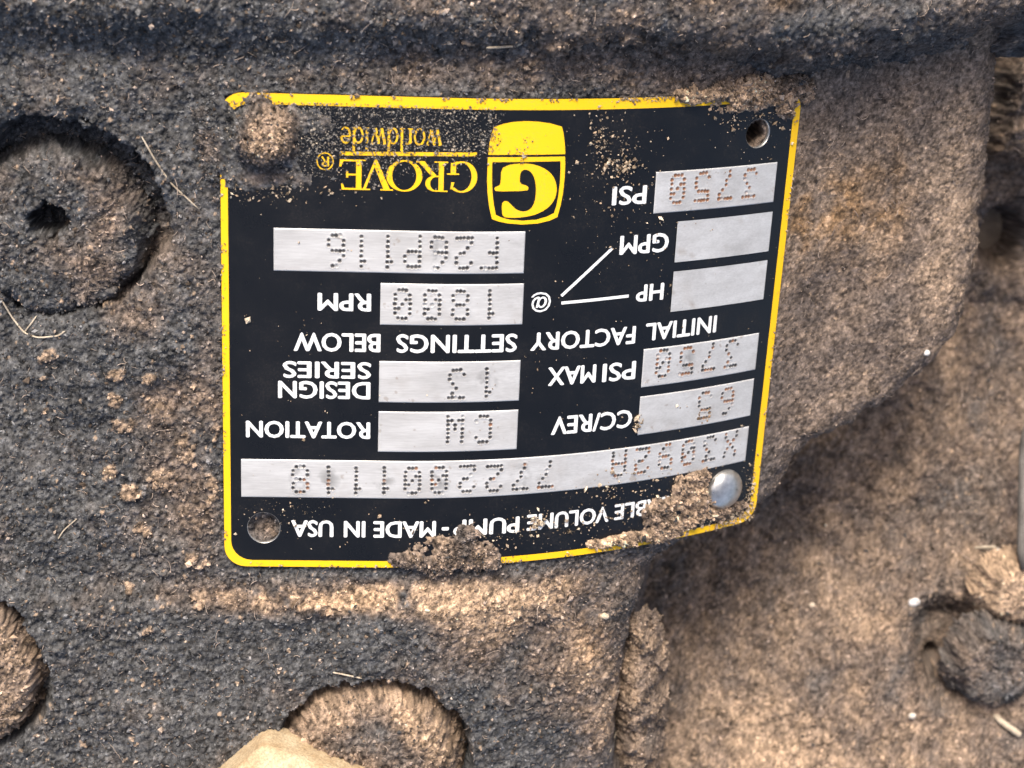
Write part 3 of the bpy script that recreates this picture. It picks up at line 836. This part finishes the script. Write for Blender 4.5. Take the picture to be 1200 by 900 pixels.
def el(cu, cv, ru, rv, p=2.0):
    return lambda U, V: 1 - (np.abs((U - cu) / ru) ** p + np.abs((V - cv) / rv) ** p)
def mx(*fs):
    return lambda U, V: np.maximum.reduce([f(U, V) for f in fs])
dome = lambda cu, cv, r, h: (lambda U, V: h * np.sqrt(np.clip(1 - ((U - cu) ** 2 + (V - cv) ** 2) / r ** 2, 0, 1)))
clump(-40, 140, -30, 130, mx(el(50, 50, 46, 42), el(44, 94, 52, 17), el(-2, 48, 22, 58), el(96, 34, 30, 14)),
      3, lambda U, V: .05 + .66 * np.exp(-(((U - 54) / 31) ** 4 + ((V - 44) / 28) ** 4)) + .42 * np.exp(-(((U - 62) / 40) ** 2 + ((V - 97) / 10) ** 2)),
      'dark crust heaped over the rivet and the corner of the nameplate near the small lettering', 1, base=dome(49.5, 48, 36, 36), coarse=.45)
clump(520, 720, -22, 60, mx(el(635, 4, 86, 20, 2.5), el(680, 12, 22, 24), el(570, 2, 60, 9)), 8, .74, 'tan dirt packed along the nameplate edge above the empty screw hole', 2, warm=.06)
clump(190, 360, 500, 590, mx(el(278, 552, 48, 26), el(245, 560, 50, 12), el(310, 564, 36, 10), el(290, 530, 20, 16)), 8, .50, 'grey brown dirt clump over the words pump and made', 3)
clump(430, 700, 460, 590, mx(el(600, 520, 34, 36), el(560, 548, 44, 20), el(505, 556, 58, 9), el(632, 543, 44, 13), el(600, 486, 30, 12), el(545, 530, 22, 22)), 8, .78,
      'sandy dirt heaped beside the bright rivet', 4, warm=.05)
clump(590, 625, 392, 416, mx(el(603, 401, 15, 9), el(600, 409, 12, 7)), 1.6, .75, 'small rusty crumb of dirt on the punched number 65', 5, warm=.5)
clump(560, 585, 375, 398, el(576, 396, 5, 4.5), .8, .72, 'tiny rusty speck on the metal field left blank after 65', 6, warm=.5)
clump(232, 262, -14, 14, el(340, 0, 1, 1), 1, .6, '', 7) if False else None

# ------------------------------------------------------------------ hexagonal nut in the foreground
def make_nut():
    L = 168.0
    zt = 62.0
    vx, vy = at(308, 880, zt)
    e1 = np.array(at(428, 915, zt)) - np.array([vx, vy]); e1 /= np.linalg.norm(e1)
    ang = math.atan2(e1[1], e1[0])
    ca = ang - math.radians(60)
    cx, cy = vx + L * math.cos(ca), vy + L * math.sin(ca)
    n = 360
    V = []
    def rad(b):
        k = (b - (ca + math.pi)) % (math.pi / 3) - math.pi / 6
        return min(L * math.cos(math.pi / 6) / math.cos(k), L * .992 + 1 * math.cos(6 * k))
    flatr = L * math.cos(math.pi / 6)
    prof = [(.40, -60), (.44, -8), (.47, -3), (.50, -1), (.54, 0), (.58, .5), (.61, 2.5), (.64, 5), (.68, 6), (.73, 6), (.77, 4.5), (.80, 2.5), (.83, 2), (.87, 3), (.91, 4), (.95, 4), (.985, 3)]
    ring = []
    for q, dz in prof: ring.append([(flatr * q, zt + dz)] * n)
    ang_ = [2 * math.pi * k / n for k in range(n)]
    for t in np.linspace(.12, 1, 9):           # chamfer from the inscribed circle to the rounded corners
        ring.append([(flatr * .985 + (rad(b) - flatr * .985) * t, zt + 3 - (rad(b) - flatr * .985) * t * .5 - 5 * t ** 3) for b in ang_])
    for dz in (-3, -8, -16, -30, -60):
        ring.append([(rad(b) + 1.2, zt - 2 - (rad(b) - flatr * .985) * .5 + dz) for b in ang_])
    for row in ring:
        for k, (rr_, z_) in enumerate(row):
            V.append((cx + rr_ * math.cos(ang_[k]), cy + rr_ * math.sin(ang_[k]), z_))
    VV = np.array(V)
    VV[:, 2] += .5 * samp(T_SM, VV[:, 0], VV[:, 1], 1, 3, 3) + .5 * samp(FINE, VV[:, 0], VV[:, 1], 1, 3, 3) * .5
    V = list(map(tuple, VV))
    m = len(V) // n
    F = np.array([(j * n + k, (j + 1) * n + k, (j + 1) * n + (k + 1) % n, j * n + (k + 1) % n) for j in range(m - 1) for k in range(n)])
    V = np.array(V)
    mt, nt, p = new_mat('dusty_zinc')
    co = obj_co(nt)
    a = tex_noise(nt, 1 / (28 * S), 5, .65, co); b = tex_noise(nt, 1 / (3 * S), 3, .7, co)
    r = ramp(nt, a.outputs['Fac'], .36, (.46, .33, .19), .62, (.60, .49, .33))
    r2 = ramp(nt, b.outputs['Fac'], .3, (.55, .53, .5), .7, (1.12, 1.12, 1.12))
    nt.links.new(mixc(nt, 'MULTIPLY', 1.0, r.outputs['Color'], r2.outputs['Color']), p.inputs['Base Color'])
    p.inputs['Roughness'].default_value = .75
    p.inputs['Metallic'].default_value = .15
    bump(nt, b.outputs['Fac'], .5, 2.5, p)
    ob = mesh('hex_nut', V, F, mt)
    tag(ob, 'pale tan hexagonal nut beside the domed dusty plug', 'nut')
make_nut()

# ------------------------------------------------------------------ loose crumbs, fibres, straws, pebbles
OCT = np.array([[1, 0, 0], [-1, 0, 0], [0, 1, 0], [0, -1, 0], [0, 0, 1], [0, 0, -1]], float)
OCF = np.array([[0, 2, 4], [2, 1, 4], [1, 3, 4], [3, 0, 4], [2, 0, 5], [1, 2, 5], [3, 1, 5], [0, 3, 5]])
def crumb_mesh(name, P, R, C, seed, label, flatn=.7):
    r_ = np.random.default_rng(seed)
    n = len(P)
    q = r_.standard_normal((n, 4)); q /= np.linalg.norm(q, axis=1, keepdims=True)
    w, x, y, z = q.T
    M = np.stack([1 - 2 * (y * y + z * z), 2 * (x * y - z * w), 2 * (x * z + y * w), 2 * (x * y + z * w), 1 - 2 * (x * x + z * z), 2 * (y * z - x * w),
                  2 * (x * z - y * w), 2 * (y * z + x * w), 1 - 2 * (x * x + y * y)], -1).reshape(n, 3, 3)
    sh = OCT[None] * r_.uniform(.55, 1.25, (n, 6, 1)) * (r_.uniform(.28, 1.45, (n, 1, 3)))
    V = np.einsum('nij,nkj->nki', M, sh) * R[:, None, None] + P[:, None, :]
    F = (OCF[None] + (np.arange(n) * 6)[:, None, None]).reshape(-1, 3)
    ob = mesh(name, V.reshape(-1, 3), F, M_FINE, None, np.repeat(C, 6, axis=0), smooth=False)
    return tag(ob, label, 'dirt', kind='stuff')
def under_plate(P):
    X = P[:, 0] * CP - P[:, 1] * SP; q = -P[:, 0] * SP - P[:, 1] * CP
    t = np.where(X < S0, X, S0 + np.interp(X - S0, _X, _d))
    u, v = 340 + t * CP - q * SP, 280 + t * SP + q * CP
    zp = plate(u, v)[:, 2]
    out = (u > -2) & (u < PW + 2) & (v > -2) & (v < PH + 2) & (P[:, 2] < zp + 3)
    for cu, cv, r in HOLE[1:3]: out &= np.hypot(u - cu, v - cv) > r - 1
    return out
def inframe(P):
    q = P @ RW.T + np.array([TX, -TY, -DIST])
    ix, iy = 600 + FOC * q[:, 0] / -q[:, 2], 450 - FOC * q[:, 1] / -q[:, 2]
    return (ix > -30) & (ix < 1230) & (iy > -30) & (iy < 930) & ~under_plate(P)
def surf_keys(*names): return [k for k in SURF if any(k.startswith(n) for n in names)]
def scatter(keys, n, rmed, rsig, seed, bright=1.0, small=None):
    r_ = np.random.default_rng(seed)
    Ps, Ns, Cs = zip(*[SURF[k] for k in keys])
    P, Nn, C = np.concatenate(Ps), np.concatenate(Ns), np.concatenate(Cs)
    ok = np.flatnonzero(inframe(P) & (Nn[:, 2] > .35))
    i = r_.choice(ok, n)
    R = np.clip(rmed * np.exp(r_.normal(0, rsig, n)), .5, 6.5)
    R = R * small(P[i]) if small else R
    pos = P[i] + r_.normal(0, .7, (n, 3)) + Nn[i] * (R * .45)[:, None]
    base = C[i]
    t = r_.random(n)
    lum = base.mean(1, keepdims=True)
    cc = base * r_.uniform(.5, 1.9, (n, 1)) * bright
    cc = np.where((t < .10)[:, None], (TAN * .75 + PALE * .25) * r_.uniform(.5, 1.15, (n, 1)) * np.clip((lum - .05) / .12, .22, 1) , cc)
    cc = np.where((t > .975)[:, None], PALE * r_.uniform(.7, 1.35, (n, 1)), cc)
    cc = np.where(((t > .86) & (t < .93))[:, None], DARK * r_.uniform(.4, 1.0, (n, 1)), cc)
    return pos, R, np.clip(cc, .01, .75)
crumb_mesh('dirt_crumbs', *scatter(surf_keys('casting_body', 'flange_rim', 'port_plug', 'side_rib'), 106000, 1.12, .42, 3, 1.0, lambda p: 1 - .5 * sstep(at(700, 450, -30)[0], at(900, 450, -110)[0], p[:, 0])), 4, 'loose dirt crumbs covering the pump casting')
crumb_mesh('dirt_crumbs', *scatter(surf_keys('mounting_flange', 'bolt_head', 'flange_nut'), 44000, 1.15, .42, 5, 1.1), 6, 'coarse dirt crumbs on the lower flange beyond the casting')
ck = [k for k in SURF if k.startswith('clump')]
crumb_mesh('dirt_crumbs', *scatter(ck, 9500, 1.1, .45, 7, 1.05), 8, 'loose crumbs on the dirt heaps of the nameplate')
# fine dust and spatter on the plate itself
def plate_dust():
    r_ = np.random.default_rng(21)
    U, V, R, C = [], [], [], []
    def cloud(n, cu, cv, su, sv, rm, cols, gate=None):
        u, v = r_.normal(cu, su, n), r_.normal(cv, sv, n)
        ok = (u > 2) & (u < PW - 2) & (v > 2) & (v < PH - 2)
        if gate is not None: ok &= r_.random(n) < gate(u, v)
        u, v = u[ok], v[ok]
        U.append(u); V.append(v); R.append(np.clip(.85 * rm * np.exp(r_.normal(0, .62, len(u))), .3, 4.5))
        c = np.array(cols)[r_.integers(0, len(cols), len(u))] * r_.uniform(.6, 1.3, (len(u), 1))
        C.append(c)
    grey = [(.16, .15, .14), (.26, .24, .21), (.09, .09, .09), (.33, .28, .22), (.05, .05, .05)]
    tan = [(.42, .33, .24), (.30, .22, .15), (.52, .43, .32), (.2, .15, .1)]
    cov = lambda u, v: sstep(112, 60, v + .10 * (u - 100) + 9 * samp(T_SM, u, v, 1, 7, 3)) * sstep(330, 262, u + 20 * samp(T_SM, u, v))
    u_n = 15000
    u, v = r_.uniform(8, 400, u_n), r_.uniform(10, 120, u_n)
    ok = r_.random(u_n) < cov(u, v) * .85
    U.append(u[ok]); V.append(v[ok]); R.append(np.clip(.85 * np.exp(r_.normal(0, .35, ok.sum())), .4, 2.4)); C.append(np.array(grey)[r_.integers(0, 5, ok.sum())])
    cloud(300, 445, 65, 28, 32, .75, tan); cloud(120, 460, 80, 9, 7, 1.4, tan); cloud(90, 430, 50, 7, 18, 1.2, tan); cloud(160, 480, 140, 40, 40, .7, tan)
    cloud(300, 560, 515, 60, 30, 1.0, tan); cloud(180, 420, 520, 60, 18, .9, tan); cloud(60, 374, 517, 6, 5, 1.4, tan); cloud(160, 300, 535, 60, 14, .9, tan)
    cloud(500, 665, 556, 22, 6, 1.0, tan); cloud(250, 690, 535, 6, 22, .9, tan); cloud(140, 70, 500, 30, 14, .7, tan); cloud(260, 640, 30, 35, 18, .9, tan); cloud(150, 60, 112, 45, 8, 1.2, tan); cloud(60, 470, 480, 12, 10, 1.0, tan); cloud(30, 503, 400, 3, 6, 1.6, tan)
    for _ in range(46): cloud(4, r_.uniform(10, 690), r_.uniform(10, 560), 3, 3, r_.uniform(.5, 1.0), tan)
    n = 520
    U.append(r_.uniform(3, 700, n)); V.append(r_.uniform(3, 566, n)); R.append(np.clip(.5 * np.exp(r_.normal(0, .4, n)), .3, 1.6)); C.append(np.array(tan)[r_.integers(0, 4, n)])
    # dirt creeping over the border
    per = r_.uniform(0, 1, 2600); side = r_.integers(0, 10, 2600)
    e = np.abs(r_.normal(0, 2.6, 2600))
    side = np.where(side < 6, 0, np.where(side < 8, 1, np.where(side < 9, 2, 3)))
    u = np.select([side == 0, side == 1, side == 2], [per * PW, per * PW, e], PW - e)
    v = np.select([side == 0, side == 1, side == 2], [e, PH - e, per * PH], per * PH)
    ok = samp(T_MASK2, u, v, 1.5, 5, 5) > .2
    U.append(u[ok]); V.append(v[ok]); R.append(np.clip(.95 * np.exp(r_.normal(0, .4, ok.sum())), .4, 3)); C.append(np.array(tan)[r_.integers(0, 4, ok.sum())] * .8)
    U, V, R, C = map(np.concatenate, (U, V, R, C))
    hole = np.zeros(len(U), bool)
    for cu, cv, r in HOLE: hole |= np.hypot(U - cu, V - cv) < r
    U, V, R, C = U[~hole], V[~hole], R[~hole], C[~hole]
    return plate(U, V, .6 + R * .4), R, C
P_, R_, C_ = plate_dust()
crumb_mesh('dust_specks', P_, R_, C_, 9, 'fine dust specks spattered over the nameplate')

def tube_verts(path, r, n=5):
    path = np.asarray(path, float); V = []
    for i, p in enumerate(path):
        t = path[min(i + 1, len(path) - 1)] - path[max(i - 1, 0)]; t /= np.linalg.norm(t) + 1e-9
        a = np.cross(t, [0.1, .2, 1.0]); a /= np.linalg.norm(a) + 1e-9; b = np.cross(t, a)
        rr = r * (.45 if i in (0, len(path) - 1) else 1)
        V += [p + (a * math.cos(2 * math.pi * k / n) + b * math.sin(2 * math.pi * k / n)) * rr for k in range(n)]
    F = [(i * n + k, i * n + (k + 1) % n, (i + 1) * n + (k + 1) % n, (i + 1) * n + k) for i in range(len(path) - 1) for k in range(n)]
    F += [tuple(range(n - 1, -1, -1)), tuple((len(path) - 1) * n + k for k in range(n))]
    return np.array(V), F
def fibres(keys, n, seed, lmin, lmax, r0, label):
    r_ = np.random.default_rng(seed)
    P = np.concatenate([SURF[k][0] for k in keys]); Nn = np.concatenate([SURF[k][1] for k in keys])
    ok = np.flatnonzero(inframe(P) & (Nn[:, 2] > .5))
    V, F, C, b = [], [], [], 0
    for i in r_.choice(ok, n):
        L = r_.uniform(lmin, lmax) * (1 if r_.random() < .85 else 2); a = r_.uniform(0, 2 * math.pi); cv = r_.normal(0, .35)
        p = P[i] + Nn[i] * 2; path = [p.copy()]
        for k in range(4):
            a += cv + r_.normal(0, .15)
            p = p + np.array([math.cos(a), math.sin(a), 0]) * L / 4
            p[2] = P[i][2] - (Nn[i][0] * (p[0] - P[i][0]) + Nn[i][1] * (p[1] - P[i][1])) / Nn[i][2] + 2.2 + r_.normal(0, .5)
            path.append(p.copy())
        v, f = tube_verts(path, r0 * r_.uniform(.6, 1.3), 3)
        V.append(v); F += [tuple(j + b for j in g) for g in f]; b += len(v)
        C.append(np.tile(PALE * r_.uniform(.35, 1.15), (len(v), 1)))
    ob = mesh('plant_fibres', np.concatenate(V), F, M_FINE, None, np.concatenate(C))
    tag(ob, label, 'fibres', kind='stuff')
fibres(surf_keys('casting_body', 'flange_rim', 'port_plug'), 1500, 31, 4, 13, .40, 'fine pale plant fibres caught in the dirt of the casting')
fibres(surf_keys('mounting_flange'), 700, 33, 5, 18, .6, 'pale plant fibres lying on the lower flange')

def height_at(ix, iy, z0, keys):
    P = np.concatenate([SURF[k][0] for k in keys])
    x, y = at(ix, iy, z0)
    i = np.argmin((P[:, 0] - x) ** 2 + (P[:, 1] - y) ** 2)
    return P[i][2]
def straw(pts, r, label, keys, z0, lift=2.2):
    path = []
    for ix, iy in pts:
        z = z0
        for _ in range(3): z = height_at(ix, iy, z, keys) + lift
        path.append((*at(ix, iy, z), z))
    path = np.array(path); tt = np.linspace(0, 1, len(path)); t2 = np.linspace(0, 1, 4 * len(path))
    path = np.stack([np.interp(t2, tt, path[:, k]) for k in range(3)], -1)
    path[1:-1] = (path[:-2] + path[1:-1] * 2 + path[2:]) / 4
    v, f = tube_verts(path, r, 6)
    tag(mesh('straw_fibre', v, f, M_STRAW), label, 'straw', 'dry straws caught in the dirt')
bk = surf_keys('casting_body')
straw([(166, 160), (180, 185), (200, 215), (234, 246)], 1.0, 'long straight straw between the socket plug and the nameplate', bk, 0)
straw([(2, 352), (14, 372), (28, 390), (44, 396), (68, 394), (76, 388)], 1.1, 'curled straw under the rim of the socket plug', bk, 0)
straw([(28, 390), (36, 380), (43, 370)], .9, 'short forked straw joining the curled one under the socket plug', bk, 0)
straw([(390, 788), (405, 791), (424, 795)], 1.1, 'pale straw at the top of the domed plug recess', bk, 0, 4)
straw([(570, 56), (590, 55), (604, 54), (612, 50)], 1.5, 'thick pale straw in the groove above the nameplate', bk, 10, 6)
straw([(68, 632), (74, 622), (90, 608)], .8, 'thin bent straw on bare grey crust below the socket plug', bk, 0)
straw([(715, 882), (722, 858), (733, 832), (739, 812)], .8, 'thin straw across the gap by the side rib', bk, -40, 4)
lk = surf_keys('mounting_flange')
straw([(1165, 838), (1176, 848), (1188, 856), (1196, 862)], 5.0, 'stout pale twig lying below the dusty bolt head', lk, -330, 5)
straw([(1142, 642), (1152, 641), (1168, 641)], 2.2, 'short pale straw near the tan nut on the lower flange', lk, -450, 4)
def pebble(ix, iy, z0, r, c, label, keys, seed):
    z = z0
    for _ in range(3): z = height_at(ix, iy, z, keys)
    x, y = at(ix, iy, z + r * .4)
    r_ = np.random.default_rng(seed)
    import bmesh
    bm = bmesh.new(); bmesh.ops.create_icosphere(bm, subdivisions=2, radius=1)
    V = np.array([v.co[:] for v in bm.verts]); F = [tuple(v.index for v in f.verts) for f in bm.faces]; bm.free()
    V *= (1 + .22 * np.sin(V @ r_.normal(0, 2, (3, 3)) + r_.uniform(0, 6, 3)).sum(1) / 2)[:, None]
    V = V * np.array([1.15, .9, .75]) * r + np.array([x, y, z + r * .35])
    tag(mesh('pebble', V, F, M_FINE, None, np.tile(c, (len(V), 1))), label, 'pebble', 'pale grains lying in the dirt')
pebble(1072, 705, -450, 7.5, (.72, .70, .68), 'white pebble on the lower flange near the dusty bolt head', lk, 1)
pebble(1069, 839, -320, 5.0, (.62, .56, .48), 'small cream pebble below the dusty bolt head', lk, 2)
pebble(952, 709, -450, 4.2, (.6, .5, .38), 'cream grain under the bulge of the casting', lk, 3)
pebble(1086, 413, -240, 4.2, (.72, .68, .62), 'white grain on the rounded corner of the casting', bk, 4)
pebble(486, 817, 0, 4.2, (.55, .5, .45), 'pale grain at the rim of the domed plug recess', bk, 5)
pebble(708, 722, -25, 5.0, (.55, .45, .33), 'round tan pebble near the lower wall of the casting', bk, 6)

# grey drain pipe standing at the far edge of the lower flange
pa, pb = np.array([*at(1203, 500, -440), -440.]), np.array([*at(1200, 668, -352), -352.])
pv, pf = tube_verts([pa + (pb - pa) * k / 8 for k in range(9)], 10.5, 20)
mesh('drain_pipe', pv, pf, M_FINE, pump, np.tile((.13, .12, .11), (len(pv), 1)) * (1 + .3 * samp(T_SM, pv[:, 0] * 2, pv[:, 1] * 2))[:, None].clip(.4, 1.8))

# ------------------------------------------------------------------ ground under the pump
g = 4200
ob = mesh('ground', [(-g, -g, -705), (g, -g, -705), (g, g, -705), (-g, g, -705)], [(0, 1, 2, 3)], mat_ground(), None, smooth=False)
tag(ob, kind='structure')
